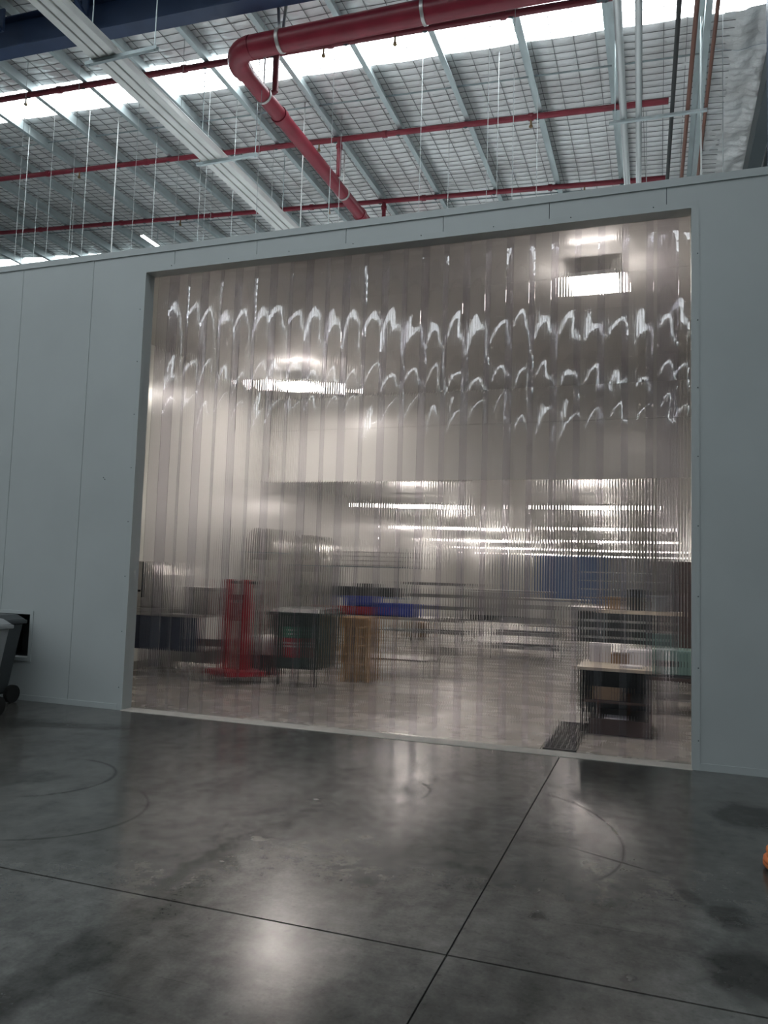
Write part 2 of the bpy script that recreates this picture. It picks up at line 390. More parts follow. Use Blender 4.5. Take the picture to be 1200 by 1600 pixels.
cy0 = [WT+.02, 1.9, 3.1, 4.3, 5.5, YB+.12]
for a, b_ in zip(cy0, cy0[1:]): MB().box(INX0-.1, INX1+.1, a+.003, b_-.003, CZ, CZ+.07).build('ceiling_panel', M['inner_ceiling'], c1)
MB().box(INX0-.1, INX1+.1, WT+.02, YB+.12, CZ+.02, CZ+.06).build('panel_core', M['screw'], c1)
c2 = empty('ceiling.002', (0, 0, 0), 'low panel ceiling beyond the bulkhead', kind='structure')
yy = YB+.12
while yy < 62:
    b_ = min(yy+1.8, 62); MB().box(INX0-.1, INX1+.1, yy+.003, b_-.003, CZL, CZL+.07).build('ceiling_panel', M['inner_ceiling'], c2); yy = b_
MB().box(INX0-.1, INX1+.1, YB+.12, 62, CZL+.02, CZL+.06).build('panel_core', M['screw'], c2)

# lights behind the curtain
def panel_light(c, sx, sy, label, group, cz, m='led_hall'):
    e = empty('panel_light', c, label, 'light', group)
    MB().box(-sx/2-.005, sx/2+.005, -sy/2-.005, sy/2+.005, .0, .05).build('housing', M['lamp_body'], e, bevel=.006)
    MB().box(-sx/2, sx/2, -sy/2, sy/2, -.035, 0).build('diffuser', M[m], e, bevel=.004)
    for s in (-1, 1): MB().tube([(s*sx*.35, 0, .07), (s*sx*.35, 0, cz-c[2])], .006, 6).build('hanger', M['lamp_body'], e)
pA = pix(928, 443, 2, 5.02); pB = pix(468, 603, 2, 5.02)
panel_light((pA.x, pA.y, 5.02), .52, .52, 'bright panel light nearest the curtain at upper right', 'panel lights of the tall room', CZ)
panel_light((pB.x, pB.y, 5.02), .60, .60, 'bright panel light near the bulkhead on the left', 'panel lights of the tall room', CZ)
rowL = [(645, 790), (712, 825), (775, 845), (818, 857), (845, 866), (870, 873)]
rowR = [(925, 792), (940, 826), (952, 846), (962, 861), (970, 870), (977, 877)]
ordn = ['nearest', 'second', 'third', 'fourth', 'fifth', 'sixth']
for side, row in (('left', rowL), ('right', rowR)):
    for k, q in enumerate(row):
        p = pix(q[0], q[1], 2, 3.32)
        if p.y > 60: continue
        e = empty('batten_light', (p.x, p.y, 3.32), '%s batten light from the bulkhead in the %s row' % (ordn[k], side), 'light', 'batten lights under the low ceiling')
        MB().box(-.48, .48, -.11, .11, .012, .06).build('housing', M['lamp_body'], e)
        MB().box(-.45, .45, -.09, .09, -.055, .012).build('diffuser', M['led_low'], e)
        for s in (-1, 1): MB().tube([(s*.45, 0, .06), (s*.45, 0, CZL-3.32)], .006, 6).build('hanger', M['lamp_body'], e)

# ------------------------------------------------------------------ warehouse roof
RS = math.tan(math.radians(4.2)); SK = .038
def rz(x): return 9.0 - RS*(x-3)
def ry(y, x): return y - SK*(x-1)
def sag(x):
    ph = (x-.50)/1.135; ph -= math.floor(ph); return .02*math.sin(math.pi*ph)
roof = empty('ceiling', (0, 0, 0), 'warehouse roof lined with silver foil insulation under wire mesh', kind='structure')
RX0, RX1 = EDGE_X0, 7.3
CX, CYS = .285, .15
FX0 = -51*.285
def blanket(y0, y1, fine, lift=0.0):
    if fine:
        nx = int((RX1-FX0)/.0475)+1; ny = max(4, round((y1-y0)/.0375)); x0 = FX0
    else:
        nx, ny, x0 = 60, 6, RX0
    vs, fs = [], []
    for i in range(nx+1):
        x = min(RX1, x0 + .0475*i) if fine else x0 + (RX1-x0)*i/nx
        for j in range(ny+1):
            y = y0 + (y1-y0)*j/ny
            z = rz(x) + lift
            if fine:
                u = abs(math.sin(math.pi*x/CX)); v = abs(math.sin(math.pi*y/CYS))
                amp = .026 + .008*math.sin(x*1.3+y*2.2)
                if x > 5.7:
                    k_ = min(1, (x-5.7)/.5); amp *= 1-.6*k_; z += k_*(.045*mnoise.noise((x*4, y*2.2, 1.3)) + .03*mnoise.noise((x*9, y*7, 4.1)))
                z -= amp*(u*v)**.45 if u*v > 1e-6 else 0
                z -= sag(x)
            vs.append((x, ry(y, x), z))
    for i in range(nx):
        for j in range(ny):
            a = i*(ny+1)+j; fs.append((a, a+1, a+ny+2, a+ny+1))
    MB().add(vs, fs).build('insulation_blanket', M['foil'], roof, smooth=True, angle=180)
    if fine:
        vs, fs = [], []
        for i in range(21):
            x = RX0 + (FX0-RX0)*i/20
            vs += [(x, ry(y0, x), rz(x)+lift), (x, ry(y1, x), rz(x)+lift)]
        for i in range(20): fs.append((2*i, 2*i+1, 2*i+3, 2*i+2))
        MB().add(vs, fs).build('insulation_blanket', M['foil'], roof)
SKY_BANDS = [(2.10, 2.85), (8.55, 9.30), (-2.95, -2.25), (-7.95, -7.25), (-14.35, -13.65), (-20.95, -20.25), (-27.55, -26.85)]
for y0, y1, f in [(-.9, .75, True), (.75, 2.10, True), (2.85, 3.60, True), (3.60, 5.40, True), (5.40, 7.05, True), (7.05, 8.55, True), (9.30, 11.1, True),
                  (11.1, 13.5, False), (13.5, EDGE_Y1, False), (-2.25, -.9, False), (-7.25, -2.95, False), (-13.65, -7.95, False), (-20.25, -14.35, False), (-26.85, -20.95, False), (EDGE_Y0, -27.55, False)]:
    blanket(y0, y1, f, lift=rnd.uniform(0, .006))
for y0, y1 in SKY_BANDS:
    vs, fs = [], []
    for i in range(41):
        x = RX0 + (RX1-RX0)*i/40
        vs += [(x, ry(y0-.15, x), rz(x)+.03), (x, ry(y1+.15, x), rz(x)+.03)]
    for i in range(40): fs.append((2*i, 2*i+1, 2*i+3, 2*i+2))
    MB().add(vs, fs).build('skylight_sheet', M['skylight'], roof)
# wire mesh under the blankets
mb = MB()
x = math.floor(FX0/CX)*CX
while x < 6.2:
    mb.bar((x, -.9, rz(x)-sag(x)-.010), (x, 11.0, rz(x)-sag(x)-.010), .006, .006); x += CX
y = -.9
while y < 11.0:
    xq = FX0
    while xq < 6.3:
        q = lambda x_: (x_, ry(y, x_), rz(x_)-sag(x_)-.012)
        mb.bar(q(xq), q(xq+CX), .006, .006); xq += CX
    y += CYS
wm = mb.build('wire_mesh', M['mesh_wire'], roof); wm['kind'] = 'stuff'
# purlins
PUR = [.50+1.135*k for k in range(-22, 6)]
for x in PUR:
    z = rz(x) - .055
    MB().box(x-.0025, x+.0025, EDGE_Y0, EDGE_Y1, z-.21, z).box(x, x+.075, EDGE_Y0, EDGE_Y1, z-.213, z-.207).box(x-.075, x, EDGE_Y0, EDGE_Y1, z-.004, z+.002).box(x+.07, x+.075, EDGE_Y0, EDGE_Y1, z-.21, z-.188).build('purlin', M['galv'], roof)
MB().box(6.98, 7.18, EDGE_Y0, EDGE_Y1, rz(7)-.46, rz(7)-.08).build('eave_strut', M['steel_grey'], roof)
# bridging bars between purlins
for y in (3.45, 7.0):
    for x in PUR[10:-1]:
        MB().bar((x, ry(y, x), rz(x)-.12), (x+1.13, ry(y, x+1.13), rz(x+1.13)-.12), .018, .018).build('bridging', M['galv_dark'], roof)
# the blue rafter: an I beam running with the roof slope
def rafter(yc, x0, x1):
    def seg(dy0, dy1, dz0, dz1):
        q = lambda x, dz: [(x, ry(yc+dy0, x), rz(x)+dz), (x, ry(yc+dy1, x), rz(x)+dz)]
        a, b_, c, d = q(x0, dz0), q(x1, dz0), q(x0, dz1), q(x1, dz1)
        return [a[0], b_[0], b_[1], a[1]], [c[0], d[0], d[1], c[1]]
    r_ = MB().hexa(*seg(-.006, .006, -.72, -.29)).build('rafter', M['steel_blue'], roof); r_['label'] = 'dark blue steel rafter'
    MB().hexa(*seg(-.11, .11, -.735, -.72)).build('bottom_flange', M['steel_blue'], r_)
    MB().hexa(*seg(-.11, .11, -.29, -.275)).build('top_flange', M['steel_blue'], r_)
    return r_
RY = .42
ra = rafter(RY, RX0+.1, 7.25)
for px_ in (12, 141):
    p = pix(px_, 60, 1, RY); x = p.x
    MB().bar((x, RY-.12, rz(x)-.62), (x+.02, RY-.75, rz(x)-.22), .05, .05).bar((x, RY-.12, rz(x)-.62), (x, RY-.12, rz(x)-.30), .09, .03).build('fly_brace', M['steel_blue'], ra)
for yb in (-9.3, -16.6, -23.2): rafter(yb, RX0+.1, 7.25)
# outer walls of the warehouse
for nm, b_, lab in (('wall_right.001', (7.3, 7.4, EDGE_Y0, EDGE_Y1, 0, 9.2), 'foil lined end wall of the warehouse on the right'),
                    ('wall_left.001', (EDGE_X0-.1, EDGE_X0, EDGE_Y0, EDGE_Y1, 0, 11.5), 'far left wall of the warehouse'),
                    ('wall_back.001', (EDGE_X0, 7.4, EDGE_Y0-.1, EDGE_Y0, 0, 11.5), 'warehouse wall behind the camera'),
                    ('wall_far', (EDGE_X0, 7.4, EDGE_Y1, EDGE_Y1+.1, CZ+.12, 11.5), 'warehouse wall beyond the panel room')):
    tag(MB().box(*b_).build(nm, M['panel']), lab, kind='structure')
tag(MB().box(EDGE_X0, -4.52, WT+.03, EDGE_Y1, CZ+.09, CZ+.1).build('ceiling_dimmer', M['dimming_top']), 'added unseen dark slab that dims the roof foil at left', kind='structure')  # added out of view to cut the light bounced onto the left foil
tag(MB().box(-4.5, 7.3, WT+.03, EDGE_Y1, CZ+.09, CZ+.1).build('ceiling.003', M['white_roof']), 'top of the panel room inside the warehouse', kind='structure')
# steel column at the right edge
pc = pix(1196, 130, 1, 1.2)
cl = empty('steel_column', (pc.x+.155, 1.2, WH+.013), 'blue steel column at the right edge above the wall', 'column')
MB().box(-.12, .12, -.006, .006, 0, 3.3).build('web', M['steel_blue'], cl)
MB().box(-.13, -.115, -.1, .1, 0, 3.3).build('flange', M['steel_blue'], cl); MB().box(.115, .13, -.1, .1, 0, 3.3).build('flange', M['steel_blue'], cl)

# ------------------------------------------------------------------ pipes and services under the roof
def sprinkler(parent, p):
    o = MB().tube([p, (p[0], p[1], p[2]-.07)], .014, 8).lathe([(.012, -.07), (.028, -.10), (.03, -.115), (.006, -.12), (.02, -.125)], p, 10).build('sprinkler_head', M['brass'], parent, smooth=True)
def branch(y0, x0, x1, drop, r, label, m, heads, skew=SK):
    e = empty('sprinkler_pipe', (0, 0, 0), label, 'pipe', 'red sprinkler branch pipes')
    P = lambda x: (x, y0 - skew*(x-1), rz(x)-drop)
    MB().tube([P(x0), P((x0+x1)/2), P(x1)], r, 12).build('pipe', M[m], e, smooth=True)
    for x in PUR:
        if x0 < x < x1:
            p = P(x); MB().tube([(p[0], p[1]-.012, p[2]), (p[0], p[1]+.012, p[2])], r+.012, 10).bar((p[0], p[1], p[2]), (p[0], p[1], rz(x)-.25), .03, .02).build('hanger_clip', M['steel_grey'], e)
    for x in heads:
        p = P(x); sprinkler(e, (p[0], p[1], p[2]-r))
    for x in [x0+2.4*i+1 for i in range(int((x1-x0)/2.4))]:
        p, q = P(x-.035), P(x+.035); MB().tube([p, q], r+.012, 12).build('coupling', M[m], e, smooth=True)
    return P
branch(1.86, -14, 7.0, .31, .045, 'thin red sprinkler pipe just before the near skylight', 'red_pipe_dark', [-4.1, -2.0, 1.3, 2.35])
P2 = branch(4.12, -14, pix(1045, 140, 2, 8.48).x, .32, .045, 'middle red sprinkler pipe between the two skylights', 'red_pipe', [-5.0, -2.2, .2, 3.8])
P3 = branch(6.38, -14, pix(1040, 265, 2, 8.48).x, .32, .045, 'farthest red sprinkler pipe just over the wall top', 'red_pipe', [-4.2, -.6, 4.4])
# the big red main with its elbow
mp_ = empty('main_pipe', (0, 0, 0), 'large red fire main with an elbow below the roof', 'pipe')
ZM = 8.15
e0 = pix(372, 62, 2, ZM); e1 = pix(590, 28, 2, ZM); e2 = pix(500, 255, 2, ZM); e3 = pix(556, 338, 2, ZM)
xr = e2.x + (e3.x-e2.x)*.2; ym = e1.y
R_ = .135
run = MB().tube([(7.0, ym-.02, ZM-.2), (3.5, ym, ZM-.06), (xr+.34, ym+.02, ZM)], R_, 20).build('pipe', M['red_pipe'], mp_, smooth=True)
el = [(xr+.34, ym+.02, ZM)]
for k in range(1, 9):
    a = math.pi/2*k/8; el.append((xr+.34-.34*math.sin(a), ym+.02+.34-.34*math.cos(a), ZM))
MB().tube(el, R_+.004, 20).build('elbow', M['red_pipe'], mp_, smooth=True, angle=60)
MB().tube([(xr, ym+.36, ZM), (xr, 2.4, ZM), (xr, 14, ZM)], R_*.80, 18).build('pipe', M['red_pipe'], mp_, smooth=True)
for x in (xr+.75, xr+2.6, xr+4.5):
    z = ZM - .06*max(0, (x-xr))/3
    MB().tube([(x-.02, ym, z), (x+.02, ym, z)], R_+.012, 20).bar((x, ym-.05, z+R_), (x-.02, ym-.1, rz(x)-.25), .035, .02).bar((x, ym+.05, z+R_), (x+.02, ym+.1, rz(x)-.25), .035, .02).build('clamp', M['clamp'], mp_, smooth=True)
for y in (1.7, 4.6, 7.4):
    MB().tube([(xr, y-.02, ZM), (xr, y+.02, ZM)], R_*.80+.012, 18).bar((xr, y, ZM+R_*.8), (xr, y, rz(xr)-.2), .02, .01).build('clamp', M['clamp'], mp_, smooth=True)
for y in (1.15, 2.2, 5.4):
    MB().tube([(xr, y-.045, ZM), (xr, y+.045, ZM)], R_*.80+.016, 18).build('coupling', M['red_pipe'], mp_, smooth=True)
for Pf in (P2, P3):
    x = xr+.10; p = Pf(x)
    MB().tube([(xr, p[1], ZM+.05), (xr+.10, p[1], ZM+.08), p], .04, 12).tube([(p[0], p[1], p[2]-.16), (p[0], p[1], p[2]-.10)], .055, 12).build('riser', M['red_pipe'], mp_, smooth=True)
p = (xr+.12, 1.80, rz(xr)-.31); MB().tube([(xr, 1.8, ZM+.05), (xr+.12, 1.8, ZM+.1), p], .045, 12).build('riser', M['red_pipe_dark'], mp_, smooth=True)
# grey twin trunking on trapeze hangers, upper left
ZT = 7.5; xt = -.47
tk = empty('cable_trunking', (0, 0, ZT), 'pale grey trunking running back on trapeze hangers', 'trunking')
for dx, wd in ((-.125, .10), (.0, .10), (.125, .10)):
    MB().box(xt+dx-wd/2, xt+dx+wd/2, -6.5, 12, .02, .12).box(xt+dx-wd/2-.008, xt+dx+wd/2+.008, -6.5, 12, .095, .11).build('channel', M['trunking'], tk, bevel=.012)
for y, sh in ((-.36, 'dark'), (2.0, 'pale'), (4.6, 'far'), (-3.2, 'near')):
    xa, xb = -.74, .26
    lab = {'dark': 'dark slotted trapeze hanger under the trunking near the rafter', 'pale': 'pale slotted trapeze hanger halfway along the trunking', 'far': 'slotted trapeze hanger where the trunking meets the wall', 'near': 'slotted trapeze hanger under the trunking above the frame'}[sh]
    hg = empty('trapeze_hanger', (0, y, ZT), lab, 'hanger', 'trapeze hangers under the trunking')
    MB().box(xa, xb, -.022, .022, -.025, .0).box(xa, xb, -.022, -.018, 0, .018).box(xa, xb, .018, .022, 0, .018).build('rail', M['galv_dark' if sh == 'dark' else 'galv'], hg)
    for x in (xa+.06, xb-.04): MB().tube([(x, 0, -.04), (x, 0, rz(x)-.2-ZT)], .007, 6).build('rod', M['galv'], hg)
# services on the right
zr_ = 7.5
def run_pipe(name, pxa, pxb, r, m, lab, cat, grp=None, z=zr_, n=10):
    a = pix(pxa[0], pxa[1], 2, z); b_ = pix(pxb[0], pxb[1], 2, z); d = (b_-a)
    q0 = a - d*1.6; q1 = a + d*2.2
    o = MB().tube([q0, a, b_, q1], r, n).build(name, M[m], smooth=True); return tag(o, lab, cat, grp)
run_pipe('steel_conduit', (966, 30), (980, 285), .045, 'conduit', 'left of two bright steel conduits at upper right', 'conduit', 'bright conduits at upper right')
run_pipe('steel_conduit', (998, 20), (998, 280), .04, 'conduit', 'right of two bright steel conduits at upper right', 'conduit', 'bright conduits at upper right')
run_pipe('black_pipe', (1061, 10), (1043, 275), .026, 'black_pipe', 'straight black pipe right of the bright conduits', 'pipe')
run_pipe('brown_pipe', (1087, 30), (1066, 265), .026, 'copper', 'brown pipe between the black pipe and white cable', 'pipe')
run_pipe('copper_pipe', (1122, 5), (1091, 270), .022, 'copper', 'reddish brown pipe farthest to the right', 'pipe')
a = pix(952, 186, 2, zr_); b_ = pix(1105, 164, 2, zr_)
hg = empty('trapeze_hanger', (0, 0, zr_), 'pale slotted trapeze hanger under the conduits at upper right', 'hanger')
MB().bar((a.x, a.y, -.062), (b_.x, b_.y, -.062), .045, .03).build('rail', M['galv'], hg)
for q in (a+(b_-a)*.06, a+(b_-a)*.94): MB().tube([(q.x, q.y, -.08), (q.x, q.y, rz(q.x)-.1-zr_)], .007, 6).build('rod', M['galv'], hg)
# a conduit box and a short cross rail near the top edge
p = pix(948, 6, 2, zr_); q = pix(1000, -4, 2, zr_)
tag(MB().bar((p.x-.1, p.y, zr_+.075), (q.x+.15, q.y, zr_+.075), .05, .045).build('cross_rail', M['steel_grey']), 'dark rail across the conduits at the top edge', 'rail')
# white cables
def cable(pts, r, lab, grp='white cables hanging under the roof'):
    tag(MB().tube(pts, r, 6).build('hanging_cable', M['white_cable'], smooth=True), lab, 'cable', grp)
def vert(px, pya, y):
    a = pix(px, pya, 1, y); return a
for (px, pya, y, lab) in ((187, 165, 3.3, 'white cable hanging from a purlin left of the trunking'), (1095, 35, 2.6, 'white cable hanging beside the brown pipes at upper right'), (478, 128, 3.5, 'white cable hanging right of the red fire main')):
    a = vert(px, pya, y)
    cable([(a.x+.02, y, a.z+.22), (a.x+.03, y, a.z+.02), (a.x, y, a.z-.1), (a.x, y, a.z-1.6), (a.x+.01, y, WH+.1)], .010, lab)
# thin suspension wires of the panel room ceiling
WIRES = [(30, 1.6), (40, 3.2), (59, 4.4), (78, 2.4), (113, 1.8), (117, 4.8), (133, 3.0), (210, 2.2), (241, 3.6), (276, 1.5), (312, 4.0), (321, 2.5), (331, 5.0), (364, 3.2), (402, 1.5), (425, 4.2),
         (515, 2.0), (530, 3.9), (655, 2.6), (700, 4.2), (760, 1.8), (776, 2.8), (800, 1.6), (838, 3.5), (1010, 4.6), (1130, 2.0)]
ORD = 'first second third fourth fifth sixth seventh eighth ninth tenth eleventh twelfth thirteenth fourteenth fifteenth sixteenth seventeenth eighteenth nineteenth twentieth'.split()
ORD += ['twenty-' + q for q in ORD[:9]]
for i, (px, y) in enumerate(WIRES):
    a = pix(px, 300, 1, y)
    o = MB().tube([(a.x, y, CZ+.1), (a.x, y, rz(a.x)-.06)], .004, 5).build('suspension_wire', M['wire'])
    tag(o, ('leftmost' if i == 0 else 'rightmost' if i == len(WIRES)-1 else ORD[i] + ' from left') + ' of the thin vertical suspension wires under the roof', 'wire', 'suspension wires of the panel room')
# batten light on the far roof at left
a = pix(222, 368, 2, 9.0); b_ = pix(248, 386, 2, 9.0)
e = empty('roof_batten_light', tuple(a), 'small lit batten light under the far roof at left', 'light')
d = b_ - a
MB().bar((0, 0, .03), tuple(d+Vector((0, 0, .03))), .10, .05).build('housing', M['lamp_body'], e)
MB().bar((0, 0, 0), tuple(d), .08, .02).build('diffuser', M['led_roof'], e)
for s in (.1, .9): MB().tube([tuple(d*s+Vector((0, 0, .05))), tuple(d*s+Vector((0, 0, rz(a.x)-9.0-.2)))], .008, 6).build('hanger', M['galv'], e)

# ------------------------------------------------------------------ the strip curtain
curtain = empty('strip_curtain', (0, 0, 0), 'clear ribbed plastic strip curtain filling the doorway', 'curtain')
MB().box(.0, OW, .172, .186, OH+.03, OH+.15).box(.0, OW, .186, .25, OH+.03, OH+.05).build('rail', M['stainless_dull'], curtain)
SW, SP, RP = .288, .2225, .027
def strip_profile():
    us = []
    nr = int(SW/RP)
    c0 = -(nr-1)*RP/2
    hw, hh = .0040, .0007
    pts = [(-SW/2, 0.0)]
    for k in range(nr):
        c = c0 + k*RP
        for d in (-1.4, -1, -.7, -.35, 0, .35, .7, 1, 1.4):
            pts.append((c+d*hw, hh*.5*(1+math.cos(math.pi*min(1, abs(d))))))
        if k < nr-1: pts += [(c+RP*.34, -.00014), (c+RP/2, -.00019), (c+RP*.66, -.00014)]
    pts.append((SW/2, 0.0)); return pts
PROF = strip_profile()
TH = .003
def strip(xc, yc, seed, front):
    r = random.Random(seed)
    cup = r.uniform(.026, .042) if front else r.uniform(.022, .034)
    lean = r.uniform(-.004, .004); tw = r.uniform(-.03, .03)
    ph = [r.uniform(0, 6.28) for _ in range(6)]
    flare = r.choice([0, 0, 0, .03]) if front else 0
    ztop, zbot = OH+.13, .012
    nz = 56; n = len(PROF)
    vs, fs = [], []
    for j in range(nz+1):
        z = ztop + (zbot-ztop)*j/nz; t = ztop - z
        g = 1-math.exp(-t/.75)
        wav = .0022*math.sin(2.3*t+ph[0])*g + .0012*math.sin(5.1*t+ph[1])*g
        bot = flare*max(0, 1-(z/.16))**2
        row_f, row_b = [], []
        for u, hgt in PROF:
            q = u/(SW/2)
            y = yc - cup*g*q*q - tw*u*g + wav + lean*t*.3 + .0007*math.sin(9*t+ph[2]+3*q)*g + .0005*math.sin(17*t+ph[3]+5*q)*g - bot*(1-.5*q*q)
            row_f.append((xc+u, y-hgt, z)); row_b.append((xc+u, y+TH, z))
        vs += row_f + row_b
    s_ = 2*n
    for j in range(nz):
        for i in range(n-1):
            a = j*s_+i; fs.append((a, a+s_, a+s_+1, a+1))
            b_ = j*s_+n+i; fs.append((b_, b_+1, b_+s_+1, b_+s_))
        a = j*s_; fs.append((a, a+n, a+n+s_, a+s_)); a = j*s_+n-1; fs.append((a, a+s_, a+n+s_, a+n))
    fs.append(tuple(range(0, n)) + tuple(range(2*n-1, n-1, -1)))
    k = nz*s_; fs.append(tuple(range(k+n-1, k-1, -1)) + tuple(range(k+n, k+2*n)))
    MB().add(vs, fs).build('strip', M['pvc'], curtain, smooth=True, angle=50)
k = 0
xc = 4.79 - SP*21
while xc < OW + .06:
    front = (k % 2 == 1)
    strip(min(max(xc, .155), OW-.155), .205 if front else .246, 100+k, front)
    xc += SP; k += 1

# ------------------------------------------------------------------ things on the floor outside
def wheelie(name, loc, rz_, m, ml, label):
    e = empty(name, loc, label, 'bin', 'grey wheeled bins by the hatch', rz=rz_)
    b, t_ = .20, .27
    MB().hexa([(-b, -b, .10), (b, -b, .10), (b, b, .10), (-b, b, .10)], [(-t_, -t_, .92), (t_, -t_, .92), (t_, t_+.04, .92), (-t_, t_+.04, .92)]).build('body', M[m], e, bevel=.03)
    MB().box(-t_-.025, t_+.025, -t_-.025, t_+.065, .90, .945).build('rim', M[m], e, bevel=.012)
    MB().hexa([(-t_-.02, -t_-.03, .945), (t_+.02, -t_-.03, .945), (t_+.02, t_+.05, .945), (-t_-.02, t_+.05, .945)], [(-t_+.05, -t_+.06, 1.01), (t_-.05, -t_+.06, 1.01), (t_-.05, t_-.02, 1.01), (-t_+.05, t_-.02, 1.01)]).build('lid', M[ml], e, bevel=.012)
    for s in (-1, 1):
        MB().lathe([(.10, -.025), (.10, .025)], (s*.24, b+.02, .10), 18, 'x').build('wheel', M['rubber'], e, smooth=True)
        MB().box(s*.14-.02, s*.14+.02, -b-.01, -b+.05, 0, .11).build('foot', M['rubber'], e)
    MB().tube([(-.2, t_+.10, .93), (.2, t_+.10, .93)], .016, 8).build('handle', M[ml], e, smooth=True)
    return e
wheelie('wheelie_bin', (pix(20, 965, 1, -1.12).x-.59, -1.12, 0), .06, 'grey_bin', 'grey_bin', 'light grey wheeled bin cut by the left edge of the frame')
wheelie('wheelie_bin', (pix(34, 968, 1, -.68).x-.78, -.42, 0), .0, 'grey_bin_dark', 'grey_bin_dark', 'grey wheeled bin with shade in its colour, against the wall under the hatch')  # the shadow this bin stands in is put into its darker grey
p = pix(1194, 1362, 2, .0)
hs = MB()
pts = []
for i in range(97):
    a = 2*math.pi*i/24; rr = .19 + .012*math.sin(a*.25*3); pts.append((p.x+.215+rr*math.cos(a), p.y+.05+rr*math.sin(a), .02+.024*(i/24.0)))
tag(hs.tube(pts, .018, 10).build('coiled_hose', M['orange'], smooth=True, angle=80), 'coiled orange hose on the floor at the right edge of the frame', 'hose')

# ------------------------------------------------------------------ things behind the curtain
# dark green bin on castors
bn = empty('mobile_bin', (.85, 2.95, 0), 'dark green mobile bin with a red and green label', 'bin')
MB().hexa([(-.44, -.36, .24), (.44, -.36, .24), (.44, .36, .24), (-.44, .36, .24)], [(-.50, -.44, 1.0), (.50, -.44, 1.0), (.50, .44, 1.0), (-.50, .44, 1.0)]).build('body', M['bin_green'], bn, bevel=.03)
MB().box(-.54, .54, -.48, .48, .985, 1.035).build('rim', M['bin_green'], bn, bevel=.012)
MB().hexa([(-.52, -.46, 1.035), (.52, -.46, 1.035), (.52, .46, 1.035), (-.52, .46, 1.035)], [(-.48, -.30, 1.075), (.48, -.30, 1.075), (.48, .46, 1.085), (-.48, .46, 1.085)]).build('lid', M['dark_plastic'], bn, bevel=.01)
for sx in (-1, 1):
    for sy in (-1, 1):
        cs = MB().box(sx*.36-.03, sx*.36+.03, sy*.28-.03, sy*.28+.03, .12, .25).build('castor', M['dark_plastic'], bn)
        MB().lathe([(.075, -.02), (.075, .02)], (sx*.36, sy*.28, .075), 16, 'x').build('wheel', M['rubber'], cs, smooth=True)
def on_front(u0, u1, z0, z1, d=.004):   # a thin plate lying on the sloping front of the bin
    f = lambda z: -.36 - .08*(z-.24)/.76
    return MB().hexa([(u0, f(z0)-d, z0), (u1, f(z0)-d, z0), (u1, f(z0)+.01, z0), (u0, f(z0)+.01, z0)], [(u0, f(z1)-d, z1), (u1, f(z1)-d, z1), (u1, f(z1)+.01, z1), (u0, f(z1)+.01, z1)])
lb = on_front(-.20, .09, .40, .67).build('label', M['label_red'], bn); lb['label'] = 'red label with two lines of white print'
lg = on_front(-.20, .09, .68, .83).build('label', M['label_green'], bn); lg['label'] = 'green label above the red one'
for z in (.545, .59):
    for k in range(6): on_front(-.165+.04*k, -.165+.04*k+.026, z, z+.024, .006).build('print_mark', M['label_white'], lb)
for z in (.72, .775): on_front(-.10, -.01, z, z+.018, .006).build('print_mark', M['label_white'], lg)
bn.scale = (.76, .92, 1)
# crates behind the bin, seen above its lid
def crate(name, loc, s, m, label, rz_=0, grp='plastic crates behind the dark green bin'):
    e = empty(name, loc, label, 'crate', grp, rz=rz_)
    x, y, z = s
    MB().box(-x/2, x/2, -y/2, y/2, 0, .02).box(-x/2, x/2, -y/2, -y/2+.015, 0, z).box(-x/2, x/2, y/2-.015, y/2, 0, z).box(-x/2, -x/2+.015, -y/2, y/2, 0, z).box(x/2-.015, x/2, -y/2, y/2, 0, z).build('body', M[m], e)
    MB().box(-x/2-.015, x/2+.015, -y/2-.015, -y/2+.012, z-.03, z).box(-x/2-.015, x/2+.015, y/2-.012, y/2+.015, z-.03, z).box(-x/2-.015, -x/2+.012, -y/2, y/2, z-.03, z).box(x/2-.012, x/2+.015, -y/2, y/2, z-.03, z).build('rim', M[m], e)
    return e
def table(name, loc, s, label, cat='bench', mt='stainless_dull', shelf=.25, rz_=0, grp=None, th=.04, legr=.02, panel=None):
    e = empty(name, loc, label, cat, grp, rz=rz_); x, y, z = s
    MB().box(-x/2, x/2, -y/2, y/2, z-th, z).build('table_top', M[mt], e, bevel=.005)
    for sx in (-1, 1):
        for sy in (-1, 1): MB().tube([(sx*(x/2-.05), sy*(y/2-.05), 0), (sx*(x/2-.05), sy*(y/2-.05), z-th)], legr, 8).build('leg', M['stainless_dull'], e, smooth=True)
    if shelf: MB().box(-x/2+.04, x/2-.04, -y/2+.04, y/2-.04, shelf, shelf+.025).build('shelf', M['stainless_dull'], e)
    if panel: MB().box(-x/2+.03, x/2-.03, -y/2+.02, -y/2+.035, panel[0], panel[1]).build('front_panel', M[panel[2]], e)
    return e
tb = table('work_table', (1.35, 4.75, 0), (1.9, .7, .93), 'stainless table behind the dark green bin holding crates')
crate('plastic_crate', (1.05, 4.65, .93), (.55, .4, .14), 'red_plastic', 'red plastic crate on the table behind the green bin')
crate('plastic_crate', (1.68, 4.70, .93), (.62, .4, .20), 'blue_plastic', 'blue plastic crate on the table above the pallets')
crate('plastic_crate', (1.08, 4.66, 1.07+.002), (.5, .38, .16), 'blue_plastic', 'blue plastic crate stacked on top of the red crate')
